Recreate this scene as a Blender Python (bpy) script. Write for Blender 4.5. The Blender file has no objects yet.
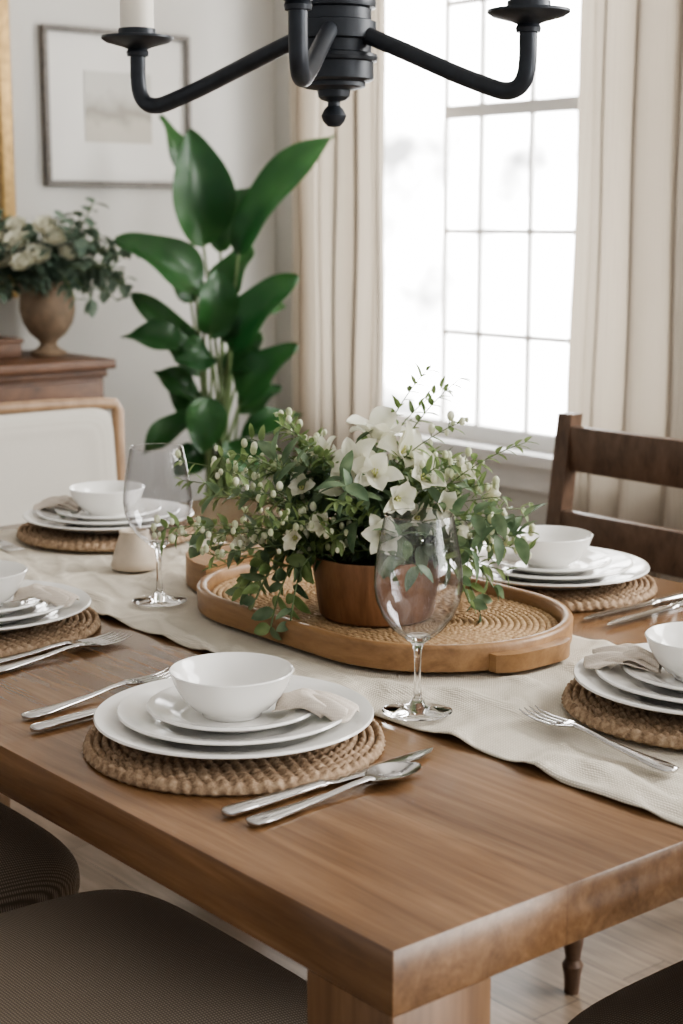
import bpy, bmesh, math, random
from mathutils import Vector, Matrix, noise
random.seed(7)
C = bpy.context.scene.collection
pi = math.pi

# ------------------------------------------------------------------ helpers
class MB:
    def __init__(s): s.v=[]; s.f=[]
    def add(s, vs, fs):
        o=len(s.v); s.v+= [tuple(p) for p in vs]; s.f+= [tuple(i+o for i in f) for f in fs]
    def box(s, x0,x1,y0,y1,z0,z1, bev=0.0, seg=2):
        bm=bmesh.new(); bmesh.ops.create_cube(bm,size=1)
        for v in bm.verts:
            v.co=Vector(((x0+x1)/2+v.co.x*(x1-x0),(y0+y1)/2+v.co.y*(y1-y0),(z0+z1)/2+v.co.z*(z1-z0)))
        if bev>0: bmesh.ops.bevel(bm,geom=list(bm.edges),offset=bev,segments=seg,profile=.5,affect='EDGES')
        bm.verts.index_update()
        s.add([v.co.copy() for v in bm.verts],[[v.index for v in f.verts] for f in bm.faces]); bm.free()
    def lathe(s, prof, seg=64, c=(0,0,0), sx=1, sy=1):
        vs=[];fs=[];n=len(prof);idx=[]
        for r,z in prof:
            if r<1e-6: idx.append([len(vs)]); vs.append((c[0],c[1],c[2]+z))
            else:
                idx.append(list(range(len(vs),len(vs)+seg)))
                for i in range(seg):
                    a=2*pi*i/seg; vs.append((c[0]+sx*r*math.cos(a),c[1]+sy*r*math.sin(a),c[2]+z))
        for k in range(n-1):
            A,B=idx[k],idx[k+1]
            if len(A)==1 and len(B)==1: continue
            for i in range(seg):
                j=(i+1)%seg
                if len(A)==1: fs.append((A[0],B[j],B[i]))
                elif len(B)==1: fs.append((A[i],A[j],B[0]))
                else: fs.append((A[i],A[j],B[j],B[i]))
        s.add(vs,fs)
    def tube(s, path, rad, seg=12, cap=True):
        P=[Vector(p) for p in path]; n=len(P)
        R=rad if isinstance(rad,(list,tuple)) else [rad]*n
        t0=(P[1]-P[0]).normalized()
        nn=t0.orthogonal().normalized()
        vs=[];fs=[]
        for i in range(n):
            t=(P[min(i+1,n-1)]-P[max(i-1,0)]).normalized()
            nn=(nn-t*nn.dot(t)); nn.normalize(); b=t.cross(nn)
            for k in range(seg):
                a=2*pi*k/seg; vs.append(P[i]+(nn*math.cos(a)+b*math.sin(a))*R[i])
        for i in range(n-1):
            for k in range(seg):
                l=(k+1)%seg; fs.append((i*seg+k,i*seg+l,(i+1)*seg+l,(i+1)*seg+k))
        if cap:
            fs.append(tuple(range(seg))[::-1]); fs.append(tuple((n-1)*seg+k for k in range(seg)))
        s.add(vs,fs)
    def sphere(s,c,r,seg=12,rings=8,sc=(1,1,1)):
        vs=[];fs=[]
        for i in range(rings+1):
            th=pi*i/rings
            for k in range(seg):
                a=2*pi*k/seg
                vs.append((c[0]+r*sc[0]*math.sin(th)*math.cos(a),c[1]+r*sc[1]*math.sin(th)*math.sin(a),c[2]+r*sc[2]*math.cos(th)))
        for i in range(rings):
            for k in range(seg):
                l=(k+1)%seg; fs.append((i*seg+k,(i+1)*seg+k,(i+1)*seg+l,i*seg+l))
        s.add(vs,fs)
    def sweep(s, secs, cup=0.0, seg=12):
        vs=[];fs=[];n=len(secs)
        for (y,xc,w,z,t,cu) in secs:
            for k in range(seg):
                a=2*pi*k/seg; x=math.cos(a)
                vs.append((xc+w*x,y,z+t*math.sin(a)+cu*(x*x)-cu*0.5))
        for i in range(n-1):
            for k in range(seg):
                l=(k+1)%seg; fs.append((i*seg+k,i*seg+l,(i+1)*seg+l,(i+1)*seg+k))
        fs.append(tuple(range(seg))[::-1]); fs.append(tuple((n-1)*seg+k for k in range(seg)))
        s.add(vs,fs)
    def leaf(s, base, d, up, L, W, bend=0.3, fold=0.25, n=8, tipw=1.0, wave=0.0, pk=0.8):
        base=Vector(base); d=Vector(d).normalized(); up=Vector(up)
        up=(up-d*up.dot(d))
        if up.length<1e-4: up=d.orthogonal()
        up.normalize(); side=d.cross(up)
        vs=[];fs=[]; p=base.copy(); ph=random.random()*6
        for i in range(n+1):
            t=i/n
            ang=bend*t
            dd=d*math.cos(ang)-up*math.sin(ang); uu=up*math.cos(ang)+d*math.sin(ang)
            if i>0: p=p+dd*(L/n)
            w=W*.5*max(0.02,math.sin(pi*min(1,t**pk))**0.75) if t<1 else W*.01
            wv=wave*math.sin(t*9+ph)
            vs+= [p-side*w+uu*(w*fold+wv), p-side*w*.5+uu*(w*fold*.35), p, p+side*w*.5+uu*(w*fold*.35), p+side*w+uu*(w*fold-wv)]
        for i in range(n):
            for k in range(4):
                a=i*5+k; fs.append((a,a+1,a+6,a+5))
        s.add(vs,fs)
    def superell(s,c,a,b,h,e1=.4,e2=.25,seg=48,rings=20):
        def sp(x,e): return math.copysign(abs(x)**e,x)
        vs=[];fs=[]
        for i in range(rings+1):
            v=-pi/2+pi*i/rings
            for k in range(seg):
                u=2*pi*k/seg
                vs.append((c[0]+a*sp(math.cos(v),e1)*sp(math.cos(u),e2),c[1]+b*sp(math.cos(v),e1)*sp(math.sin(u),e2),c[2]+h*sp(math.sin(v),.8)))
        for i in range(rings):
            for k in range(seg):
                l=(k+1)%seg; fs.append((i*seg+k,i*seg+l,(i+1)*seg+l,(i+1)*seg+k))
        s.add(vs,fs)
    def mesh(s,name,mat,smooth=True,angle=40,fix=True):
        me=bpy.data.meshes.new(name); me.from_pydata(s.v,[],s.f); me.update()
        bm=bmesh.new(); bm.from_mesh(me); bmesh.ops.remove_doubles(bm,verts=bm.verts,dist=1e-6)
        if fix: bmesh.ops.recalc_face_normals(bm,faces=bm.faces)
        for f in bm.faces: f.smooth=smooth
        if smooth:
            th=math.radians(angle)
            for e in bm.edges:
                if len(e.link_faces)==2 and e.calc_face_angle(0)>th: e.smooth=False
        bm.to_mesh(me); bm.free(); me.materials.append(mat); return me

def obj(name,me,loc=(0,0,0),rot=(0,0,0),parent=None,label=None,category=None,group=None,kind=None):
    o=bpy.data.objects.new(name,me); C.objects.link(o); o.location=loc; o.rotation_euler=rot
    if parent: o.parent=parent
    if label: o["label"]=label
    if category: o["category"]=category
    if group: o["group"]=group
    if kind: o["kind"]=kind
    return o
def thing(name,loc,label,category,rotz=0,group=None):
    return obj(name,None,loc,(0,0,rotz),label=label,category=category,group=group)
def copy_thing(root,loc,rotz,label=None):
    def cp(o,par):
        n=o.copy(); C.objects.link(n)
        if par: n.parent=par
        for ch in [c for c in o.children]: cp(ch,n)
        return n
    n=cp(root,None); n.location=loc; n.rotation_euler=(0,0,rotz)
    if label: n["label"]=label
    return n

# ------------------------------------------------------------------ materials
def base(name,color,rough=.5,metal=0,spec=.5):
    m=bpy.data.materials.new(name); m.use_nodes=True; nt=m.node_tree; b=nt.nodes['Principled BSDF']
    b.inputs['Base Color'].default_value=(*color,1); b.inputs['Roughness'].default_value=rough
    b.inputs['Metallic'].default_value=metal; b.inputs['Specular IOR Level'].default_value=spec
    return m,nt,b
def N(nt,t,**k):
    n=nt.nodes.new(t)
    for a,v in k.items(): setattr(n,a,v)
    return n
def coords(nt,scale=(1,1,1),rot=(0,0,0)):
    tc=N(nt,'ShaderNodeTexCoord'); mp=N(nt,'ShaderNodeMapping'); mp.inputs['Scale'].default_value=scale; mp.inputs['Rotation'].default_value=rot
    nt.links.new(tc.outputs['Object'],mp.inputs['Vector']); return mp.outputs['Vector']
def ramp(nt,fac,stops):
    r=N(nt,'ShaderNodeValToRGB'); nt.links.new(fac,r.inputs['Fac'])
    e=r.color_ramp.elements
    e[0].position=stops[0][0]; e[0].color=(*stops[0][1],1); e[1].position=stops[-1][0]; e[1].color=(*stops[-1][1],1)
    for p,c in stops[1:-1]:
        x=e.new(p); x.color=(*c,1)
    return r.outputs['Color']
def bump(nt,b,h,strength=.2,dist=.002):
    bp=N(nt,'ShaderNodeBump'); bp.inputs['Strength'].default_value=strength; bp.inputs['Distance'].default_value=dist
    nt.links.new(h,bp.inputs['Height']); nt.links.new(bp.outputs['Normal'],b.inputs['Normal'])
def noisetex(nt,vec,scale,detail=4,rough=.5,dist=0):
    n=N(nt,'ShaderNodeTexNoise'); n.inputs['Scale'].default_value=scale; n.inputs['Detail'].default_value=detail
    n.inputs['Roughness'].default_value=rough; n.inputs['Distortion'].default_value=dist
    nt.links.new(vec,n.inputs['Vector']); return n.outputs['Fac']
def wood(name,dark,mid,light,scale=(1,14,14),rough=.4,s=3.0,bs=.15,coat=0,planks=0):
    m,nt,b=base(name,mid,rough)
    v=coords(nt,scale); f=noisetex(nt,v,s,8,.62,.9)
    v2=coords(nt,tuple(q*4 if q>2 else q*1.5 for q in scale)); f2=noisetex(nt,v2,s,4,.7,.1)
    mx=N(nt,'ShaderNodeMath',operation='MULTIPLY_ADD'); nt.links.new(f2,mx.inputs[0]); mx.inputs[1].default_value=.35
    sb_=N(nt,'ShaderNodeMath',operation='MULTIPLY'); nt.links.new(f,sb_.inputs[0]); sb_.inputs[1].default_value=.65
    nt.links.new(sb_.outputs[0],mx.inputs[2])
    col=ramp(nt,mx.outputs[0],[(.33,dark),(.5,mid),(.66,light)])
    if planks:
        br=N(nt,'ShaderNodeTexBrick'); nt.links.new(coords(nt),br.inputs['Vector']); br.offset=.37
        br.inputs['Scale'].default_value=1; br.inputs['Brick Width'].default_value=3.0; br.inputs['Row Height'].default_value=planks
        br.inputs['Mortar Size'].default_value=.0006; br.inputs['Color1'].default_value=(1.08,1.07,1.05,1); br.inputs['Color2'].default_value=(.9,.9,.9,1); br.inputs['Mortar'].default_value=(.7,.68,.66,1)
        f3=noisetex(nt,coords(nt,(1.4,4,4)),1.6,3,.5,.4); rr=ramp(nt,f3,[(.3,(.80,.79,.78)),(.7,(1.2,1.2,1.19))])
        a=N(nt,'ShaderNodeMixRGB',blend_type='MULTIPLY'); a.inputs[0].default_value=1; nt.links.new(col,a.inputs[1]); nt.links.new(br.outputs['Color'],a.inputs[2])
        c=N(nt,'ShaderNodeMixRGB',blend_type='MULTIPLY'); c.inputs[0].default_value=1; nt.links.new(a.outputs[0],c.inputs[1]); nt.links.new(rr,c.inputs[2]); col=c.outputs[0]
    nt.links.new(col,b.inputs['Base Color'])
    if coat: b.inputs['Coat Weight'].default_value=coat; b.inputs['Coat Roughness'].default_value=.2
    bump(nt,b,mx.outputs[0],bs,.001); return m
def plain(name,color,rough=.5,metal=0,nscale=0,var=.1,bs=0,spec=.5):
    m,nt,b=base(name,color,rough,metal,spec)
    if nscale:
        f=noisetex(nt,coords(nt),nscale,4)
        nt.links.new(ramp(nt,f,[(.3,tuple(c*(1-var) for c in color)),(.7,tuple(min(1,c*(1+var)) for c in color))]),b.inputs['Base Color'])
        if bs: bump(nt,b,f,bs,.002)
    return m
def fabric(name,c1,c2,scale=400,rough=.9,bs=.5,trans=0.0,transcol=None,bd=.001,lo=.1,hi=.8,zw=.35,dist=1.2):
    m,nt,b=base(name,c1,rough,spec=.15)
    v=coords(nt)
    w1=N(nt,'ShaderNodeTexWave',bands_direction='X'); w2=N(nt,'ShaderNodeTexWave',bands_direction='Y')
    w3=N(nt,'ShaderNodeTexWave',bands_direction='Z')
    for w in (w1,w2,w3):
        w.inputs['Scale'].default_value=scale/6.28; w.inputs['Distortion'].default_value=dist; nt.links.new(v,w.inputs['Vector'])
    a=N(nt,'ShaderNodeMath',operation='MULTIPLY'); nt.links.new(w1.outputs['Fac'],a.inputs[0]); nt.links.new(w2.outputs['Fac'],a.inputs[1])
    a2=N(nt,'ShaderNodeMath',operation='ADD'); nt.links.new(a.outputs[0],a2.inputs[0])
    q=N(nt,'ShaderNodeMath',operation='MULTIPLY'); nt.links.new(w3.outputs['Fac'],q.inputs[0]); q.inputs[1].default_value=zw; nt.links.new(q.outputs[0],a2.inputs[1])
    col=ramp(nt,a2.outputs[0],[(lo,c2),(hi,c1)])
    nt.links.new(col,b.inputs['Base Color']); bump(nt,b,a2.outputs[0],bs,bd)
    if trans>0:
        t=N(nt,'ShaderNodeBsdfTranslucent'); t.inputs['Color'].default_value=(*(transcol or c1),1)
        mx=N(nt,'ShaderNodeMixShader'); mx.inputs[0].default_value=trans
        nt.links.new(b.outputs[0],mx.inputs[1]); nt.links.new(t.outputs[0],mx.inputs[2]); nt.links.new(mx.outputs[0],nt.nodes['Material Output'].inputs['Surface'])
    return m
def leafmat(name,c1,c2,rough=.4,trans=.25,nscale=30):
    m,nt,b=base(name,c1,rough)
    f=noisetex(nt,coords(nt),nscale,2); col=ramp(nt,f,[(.35,c1),(.65,c2)]); nt.links.new(col,b.inputs['Base Color'])
    t=N(nt,'ShaderNodeBsdfTranslucent'); nt.links.new(col,t.inputs['Color'])
    mx=N(nt,'ShaderNodeMixShader'); mx.inputs[0].default_value=trans
    nt.links.new(b.outputs[0],mx.inputs[1]); nt.links.new(t.outputs[0],mx.inputs[2]); nt.links.new(mx.outputs[0],nt.nodes['Material Output'].inputs['Surface'])
    return m

M_table=wood('table_wood',(.105,.053,.024),(.180,.097,.046),(.255,.146,.075),(1.3,13,13),.27,2.4,.08,coat=.5,planks=.186)
M_tableleg=wood('table_leg_wood',(.09,.045,.020),(.15,.08,.038),(.205,.115,.058),(14,14,1.2),.4,2.6,.10)
M_dark=wood('dark_chair_wood',(.06,.034,.021),(.115,.068,.043),(.165,.10,.066),(8,8,3),.4,3)
M_side=wood('sideboard_wood',(.05,.022,.010),(.10,.046,.021),(.155,.075,.036),(6,3,6),.5,3)
M_chairfr=wood('oak_frame',(.24,.15,.085),(.34,.22,.13),(.43,.29,.18),(5,5,2),.45,3)
M_tray=wood('tray_wood',(.17,.088,.037),(.27,.15,.067),(.36,.21,.10),(2,9,9),.42,3)
M_pot=wood('planter_wood',(.13,.058,.025),(.215,.105,.05),(.30,.155,.08),(7,7,2),.5,4)
M_china=plain('white_china',(.83,.815,.78),.12)
M_steel=plain('brushed_steel',(.62,.605,.59),.16,1)
M_iron=plain('matte_iron',(.024,.028,.035),.42,.3,nscale=60,var=.2)
M_candle=plain('candle_cream',(.85,.8,.7),.5)
M_wall=plain('wall_paint',(.58,.565,.53),.8,0,3,.02)
M_white=plain('white_trim',(.82,.815,.80),.4)
M_ceil=plain('ceiling_paint',(.8,.79,.77),.9)
M_frame=wood('frame_wood',(.09,.08,.07),(.15,.135,.12),(.22,.2,.18),(8,8,8),.5,4)
M_gold=plain('gilded_frame',(.45,.30,.13),.45,.6,nscale=40,var=.25,bs=.3)
M_mat=plain('mat_board',(.68,.665,.63),.8)
M_urn=plain('stone_urn',(.23,.165,.11),.65,0,25,.25,.3)
M_ceramic=plain('beige_ceramic',(.52,.44,.35),.6,0,40,.1)
M_potw=plain('plant_pot_ceramic',(.3,.28,.25),.5,0,10,.1)
M_soil=plain('soil',(.04,.028,.02),.95,0,60,.4,.6)
M_linen=fabric('runner_linen',(.70,.645,.55),(.50,.45,.37),560,.9,.6,bd=.0012)
M_napkin=fabric('napkin_linen',(.70,.63,.55),(.60,.53,.46),900,.9,.2)
M_cream=fabric('cream_upholstery',(.66,.63,.57),(.56,.53,.47),700,.9,.3)
M_seat=fabric('brown_weave',(.50,.43,.35),(.19,.158,.128),640,.95,.25,bd=.0008,lo=.0,hi=.8,zw=0.0,dist=.6)
M_curt=fabric('curtain_linen',(.41,.36,.30),(.33,.285,.24),260,.95,.2,.3,(.48,.42,.34))
M_leaf=leafmat('plant_leaf_green',(.014,.060,.018),(.045,.125,.038),.3,.3,5)
M_stem=plain('plant_stem',(.12,.17,.07),.5,0,20,.2)
M_fol=leafmat('arrangement_leaf_green',(.085,.14,.075),(.20,.27,.16),.5,.4,40)
M_fol2=leafmat('sprig_leaf_green',(.15,.22,.085),(.28,.36,.16),.5,.45,40)
M_euc=leafmat('eucalyptus_grey_green',(.09,.14,.10),(.20,.26,.20),.6,.3,20)
M_petal=leafmat('white_petal',(.80,.79,.65),(.87,.85,.74),.5,.35,50)
M_bud=leafmat('bud_ivory',(.55,.6,.36),(.86,.85,.70),.5,.25,60)
M_stamen=plain('stamen_yellow',(.55,.55,.22),.6)
M_brass=plain('aged_brass',(.35,.25,.12),.35,1)

def rope_mat(name,a,b_,c):
    m,nt,b=base(name,b_,.75,spec=.2); f=noisetex(nt,coords(nt),140,5,.7)
    nt.links.new(ramp(nt,f,[(.3,a),(.5,b_),(.7,c)]),b.inputs['Base Color']); bump(nt,b,f,.6,.0015); return m
M_rope=rope_mat('braided_seagrass',(.15,.098,.06),(.33,.232,.152),(.50,.38,.265))
M_rattan=rope_mat('tray_rattan',(.22,.135,.07),(.40,.265,.15),(.55,.40,.24))
M_glass=bpy.data.materials.new('clear_glass'); M_glass.use_nodes=True
nt=M_glass.node_tree; b=nt.nodes['Principled BSDF']; b.inputs['Transmission Weight'].default_value=1; b.inputs['Roughness'].default_value=0; b.inputs['IOR'].default_value=1.45
b.inputs['Base Color'].default_value=(1,1,1,1)
M_thin=bpy.data.materials.new('thin_glass'); M_thin.use_nodes=True; nt=M_thin.node_tree
tr=N(nt,'ShaderNodeBsdfTransparent'); gl=N(nt,'ShaderNodeBsdfGlossy'); gl.inputs['Roughness'].default_value=.02
lw=N(nt,'ShaderNodeLayerWeight'); lw.inputs['Blend'].default_value=.5
g_=lambda x:(x,x,x*1.01)
nt.links.new(ramp(nt,lw.outputs['Facing'],[(.0,g_(.985)),(.45,g_(.965)),(.70,g_(.86)),(.88,g_(.55)),(1,g_(.15))]),tr.inputs['Color'])
mx=N(nt,'ShaderNodeMixShader'); nt.links.new(ramp(nt,lw.outputs['Facing'],[(.0,g_(.035)),(.45,g_(.06)),(.7,g_(.17)),(.88,g_(.38)),(1,g_(.6))]),mx.inputs[0])
nt.links.new(tr.outputs[0],mx.inputs[1]); nt.links.new(gl.outputs[0],mx.inputs[2]); nt.links.new(mx.outputs[0],nt.nodes['Material Output'].inputs['Surface'])
M_pane=bpy.data.materials.new('window_glass'); M_pane.use_nodes=True; nt=M_pane.node_tree
tr=N(nt,'ShaderNodeBsdfTransparent'); gl=N(nt,'ShaderNodeBsdfGlossy'); gl.inputs['Roughness'].default_value=.02; mx=N(nt,'ShaderNodeMixShader'); mx.inputs[0].default_value=.04
nt.links.new(tr.outputs[0],mx.inputs[1]); nt.links.new(gl.outputs[0],mx.inputs[2]); nt.links.new(mx.outputs[0],nt.nodes['Material Output'].inputs['Surface'])
M_floor,nt,b=base('oak_floor',(.4,.3,.22),.4)
v=coords(nt,(1,1,1)); br=N(nt,'ShaderNodeTexBrick'); nt.links.new(v,br.inputs['Vector'])
br.inputs['Scale'].default_value=1; br.inputs['Brick Width'].default_value=1.1; br.inputs['Row Height'].default_value=.11
br.inputs['Mortar Size'].default_value=.0015; br.inputs['Color1'].default_value=(.25,.19,.14,1); br.inputs['Color2'].default_value=(.19,.142,.102,1); br.inputs['Mortar'].default_value=(.10,.073,.053,1)
f=noisetex(nt,coords(nt,(2,22,2)),3,8,.6,.5); rr=ramp(nt,f,[(.3,(.65,.63,.61)),(.7,(1.25,1.25,1.25))])
mm=N(nt,'ShaderNodeMixRGB',blend_type='MULTIPLY'); mm.inputs[0].default_value=1; nt.links.new(br.outputs['Color'],mm.inputs[1]); nt.links.new(rr,mm.inputs[2]); nt.links.new(mm.outputs[0],b.inputs['Base Color'])
M_print,nt,b=base('pale_print',(.6,.58,.53),.7)
tc=N(nt,'ShaderNodeTexCoord'); sp=N(nt,'ShaderNodeSeparateXYZ'); nt.links.new(tc.outputs['Object'],sp.inputs[0])
ad=N(nt,'ShaderNodeMath',operation='ADD'); nt.links.new(sp.outputs['Z'],ad.inputs[0]); nf=noisetex(nt,tc.outputs['Object'],14,4)
ml=N(nt,'ShaderNodeMath',operation='MULTIPLY'); ml.inputs[1].default_value=.12; nt.links.new(nf,ml.inputs[0]); nt.links.new(ml.outputs[0],ad.inputs[1])
nt.links.new(ramp(nt,ad.outputs[0],[(.0,(.48,.45,.39)),(.045,(.30,.28,.24)),(.075,(.40,.38,.34)),(.12,(.52,.51,.47))]),b.inputs['Base Color'])

# ------------------------------------------------------------------ room
XL=-4.75; YW=3.6; H=2.95; XR=2.2; YN=-2.2
def structure(name,boxes,mat,bev=0):
    m=MB()
    for bx in boxes: m.box(*bx,bev=bev)
    return obj(name,m.mesh(name,mat,False),kind="structure")
structure('floor',[(XL-.15,XR,YN,YW+.15,-.1,0)],M_floor)
structure('ceiling',[(XL-.15,XR,YN,YW+.15,H,H+.1)],M_ceil)
structure('wall_left',[(XL-.15,XL,YN,YW,0,H)],M_wall)
WX0,WX1,WZ0,WZ1=-4.46,-2.80,.56,2.66
structure('wall_back',[(XL-.15,WX0,YW,YW+.15,0,H),(WX1,XR,YW,YW+.15,0,H),(WX0,WX1,YW,YW+.15,0,WZ0),(WX0,WX1,YW,YW+.15,WZ1,H)],M_wall)
structure('baseboard_left',[(XL,XL+.018,YN,YW-.018,0,.14)],M_white)
structure('baseboard_back',[(XL,XR,YW-.018,YW,0,.14)],M_white)
structure('trim_1',[(WX0-.09,WX0,YW-.025,YW,WZ0-.02,WZ1+.09),(WX1,WX1+.09,YW-.025,YW,WZ0-.02,WZ1+.09),(WX0,WX1,YW-.025,YW,WZ1,WZ1+.09),(WX0-.12,WX1+.12,YW-.06,YW+.02,WZ0-.035,WZ0),(WX0-.09,WX1+.09,YW-.02,YW,WZ0-.12,WZ0-.035)],M_white)
win=obj('window_1',None,(0,0,0),kind="structure")
fr=MB(); y0,y1=YW+.045,YW+.075
def fb(a,b_,c,d,t=0): fr.box(a,b_,y0+t,y1-t,c,d)
fb(WX0,WX0+.04,WZ0,WZ1); fb(WX1-.045,WX1,WZ0,WZ1); fb(WX0+.04,WX1-.045,WZ0,WZ0+.05); fb(WX0+.04,WX1-.045,WZ1-.05,WZ1)
fb(-3.908,-3.896,WZ0+.05,WZ1-.05,.008)
fb(-3.896,WX1-.045,1.592,1.632)
for x in (-3.738,-3.517,-3.298,-3.09): fb(x-.007,x+.007,WZ0+.05,WZ1-.05,.008)
for z in (.906,1.234,1.95,2.28): fb(-3.896,WX1-.045,z-.007,z+.007,.0075)
obj('window_frame',fr.mesh('window_frame',M_white,False),parent=win)
g=MB(); g.box(WX0+.02,WX1-.02,YW+.058,YW+.061,WZ0+.02,WZ1-.02); obj('window_glass',g.mesh('window_glass',M_pane,False),parent=win)

# curtains
def curtain(x0,x1,y,folds,amp,seed,label):
    rnd=random.Random(seed); m=MB(); nu=folds*14; nv=26; z0,z1=.02,2.80
    ph=[rnd.uniform(-.6,.6) for _ in range(folds+2)]
    vs=[];fs=[]
    for j in range(nv+1):
        t=j/nv
        for i in range(nu+1):
            u=i/nu; k=u*folds; w=ph[int(k)]*(1-(k%1))+ph[int(k)+1]*(k%1)
            a=amp*(.75+.35*math.sin(k*2.1+seed))*(1-.25*t)
            vs.append((x0+(x1-x0)*u+.015*math.sin(4*pi*k+w)+.008*math.sin(5*t+seed+k), y+a*math.sin(2*pi*k+w+.25*math.sin(3*t+k))+.004*math.sin(17*t+9*u), z0+(z1-z0)*t))
    for j in range(nv):
        for i in range(nu):
            a=j*(nu+1)+i; fs.append((a,a+1,a+nu+2,a+nu+1))
    m.add(vs,fs)
    return obj('curtain',m.mesh('curtain',M_curt,True,180),label=label,category='curtain',group='linen curtains at the window')
curtain(-4.44,-3.97,3.45,5,.042,1,"beige linen curtain hanging beside the window and plant")
curtain(-3.14,-2.2,3.45,7,.055,4,"beige linen curtain drawn open behind the wooden chair")
rod=thing('curtain_rod',(0,3.45,2.83),"dark metal curtain rod above the window","curtain rod")
m=MB(); m.tube([(-4.66,0,0),(-2.1,0,0)],.014,16); m.sphere((-4.67,0,0),.028); m.sphere((-2.09,0,0),.028)
obj('pole',m.mesh('pole',M_iron),parent=rod)
for x in (-4.6,-2.15):
    m=MB(); m.tube([(x,.15,0),(x,0,0)],.008,8); obj('bracket',m.mesh('bracket',M_iron),parent=rod)

# ------------------------------------------------------------------ table
TX0,TX1,TY0,TY1,TZ=-2.47,-.81,.716,1.83,.75
tab=thing('dining_table',((TX0+TX1)/2,(TY0+TY1)/2,0),"rectangular brown wooden dining table with thick square legs","table")
hx=(TX1-TX0)/2; hy=(TY1-TY0)/2
m=MB(); m.box(-hx,hx,-hy,hy,TZ-.052,TZ,bev=.0012)
obj('tabletop',m.mesh('tabletop',M_table,True,25),parent=tab)
for sx in (-1,1):
    for sy in (-1,1):
        m=MB(); a=sx*(hx-.0505); c_=sy*(hy-.0505); m.box(a-.0505,a+.0505,c_-.0505,c_+.0505,0,TZ-.0521,bev=.0008)
        obj('leg',m.mesh('leg',M_tableleg,True,25),parent=tab)
for sy in (-1,1):
    m=MB(); m.box(-hx+.12,hx-.12,sy*(hy-.12)-.012,sy*(hy-.12)+.012,TZ-.09,TZ-.053)
    obj('apron',m.mesh('apron',M_table,False),parent=tab)

# ------------------------------------------------------------------ chairs
def sheared(x0,x1,y0,y1,z0,z1,dy):
    vs=[(x0,y0,z0),(x1,y0,z0),(x1,y1,z0),(x0,y1,z0),(x0,y0+dy,z1),(x1,y0+dy,z1),(x1,y1+dy,z1),(x0,y1+dy,z1)]
    return vs,[(3,2,1,0),(4,5,6,7),(0,1,5,4),(1,2,6,5),(2,3,7,6),(3,0,4,7)]
def make_chair():
    r=thing('dining_chair',(0,0,0),"dark wooden ladder-back dining chair with brown woven seat","chair",group="ladder-back dining chairs around the table")
    m=MB(); m.superell((0,0,.465),.258,.236,.066,.58,.36,96,40)
    m.v=[(x,y,z+(.018*(1-(x/.258)**2)*(1-(y/.236)**2) if z>.465 else 0)) for x,y,z in m.v]
    obj('seat_cushion',m.mesh('seat_cushion',M_seat,True,180),parent=r,label="grey-brown woven upholstered seat")
    m=MB(); m.box(-.235,.235,-.21,.21,.365,.408,bev=.004); obj('seat_frame',m.mesh('seat_frame',M_dark,True,30),parent=r)
    prof=[(0,0),(.012,0),(.014,.03),(.018,.05),(.012,.06),(.017,.09),(.024,.2),(.021,.27),(.014,.285),(.022,.295),(.022,.31),(.026,.315),(.026,.364),(0,.364)]
    for x in (-1,1):
        m=MB(); m.lathe(prof,24); obj('leg',m.mesh('leg',M_dark),(x*.205,.18,0),parent=r)
        m=MB(); m.tube([(0,-.05,0),(0,-.02,.2),(0,0,.364)],[.014,.018,.02],4); obj('leg',m.mesh('leg',M_dark,False),(x*.215,-.185,0),parent=r)
    m=MB()
    for x in (-1,1):
        m.box(x*.228-.018,x*.228+.018,-.236,-.204,.36,.62,bev=.004)
        m.add(*sheared(x*.228-.018,x*.228+.018,-.236,-.204,.62,.9,-.035))
    for z0,z1,o in ((.79,.878,-.028),(.63,.715,-.008),(.5,.56,0)):
        m.box(-.212,.212,-.228+o,-.208+o,z0,z1,bev=.004)
    obj('backrest',m.mesh('backrest',M_dark,True,30),parent=r)
    m=MB()
    m.tube([(-.2,.18,.2),(.2,.18,.2)],.009,10); obj('stretcher',m.mesh('stretcher',M_dark),parent=r)
    for x in (-.205,.205):
        m=MB(); m.tube([(x,.18,.15),(x,-.2,.15)],.009,10); obj('stretcher',m.mesh('stretcher',M_dark),parent=r)
    return r
ch=make_chair(); ch.location=(-1.30,.724,0)
copy_thing(ch,(-1.868,.724,0),0)
copy_thing(ch,(-.765,1.29,0),pi/2)
copy_thing(ch,(-1.880,2.06,0),pi,"dark wooden ladder-back dining chair in front of the window")
hc=thing('upholstered_chair',(-2.60,1.455,0),"cream upholstered dining chair with a light wooden frame","chair",rotz=-pi/2)
m=MB(); m.superell((0,.02,.45),.29,.245,.05,.3,.22); obj('seat',m.mesh('seat',M_cream,True,180),parent=hc)
m=MB(); m.box(-.28,.28,-.21,.25,.36,.405,bev=.004); obj('seat_frame',m.mesh('seat_frame',M_chairfr,True,30),parent=hc)
hh=-.028
path=[(-.285,-.235,.40),(-.294,-.25,.6),(-.306,-.272,.80),(-.312,-.283,.905),(-.306,-.286,.918),(-.27,-.288,.922),(-.15,-.291,.926),(0,-.293,.927),(.15,-.291,.926),(.27,-.288,.922),(.306,-.286,.918),(.312,-.283,.905),(.306,-.272,.80),(.294,-.25,.6),(.285,-.235,.40)]
path=[(x,y,z+(hh if z>.5 else 0)) for x,y,z in path]
m=MB(); m.tube(path,.013,8); obj('back_frame',m.mesh('back_frame',M_chairfr,True,60),parent=hc)
bm_=MB(); bm_.superell((0,0,0),.293,.213,.03,.25,.14); me=bm_.mesh('back_cushion',M_cream,True,180)
obj('back_cushion',me,(0,-.262,.676),(pi/2+.09,0,0),parent=hc)
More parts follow.
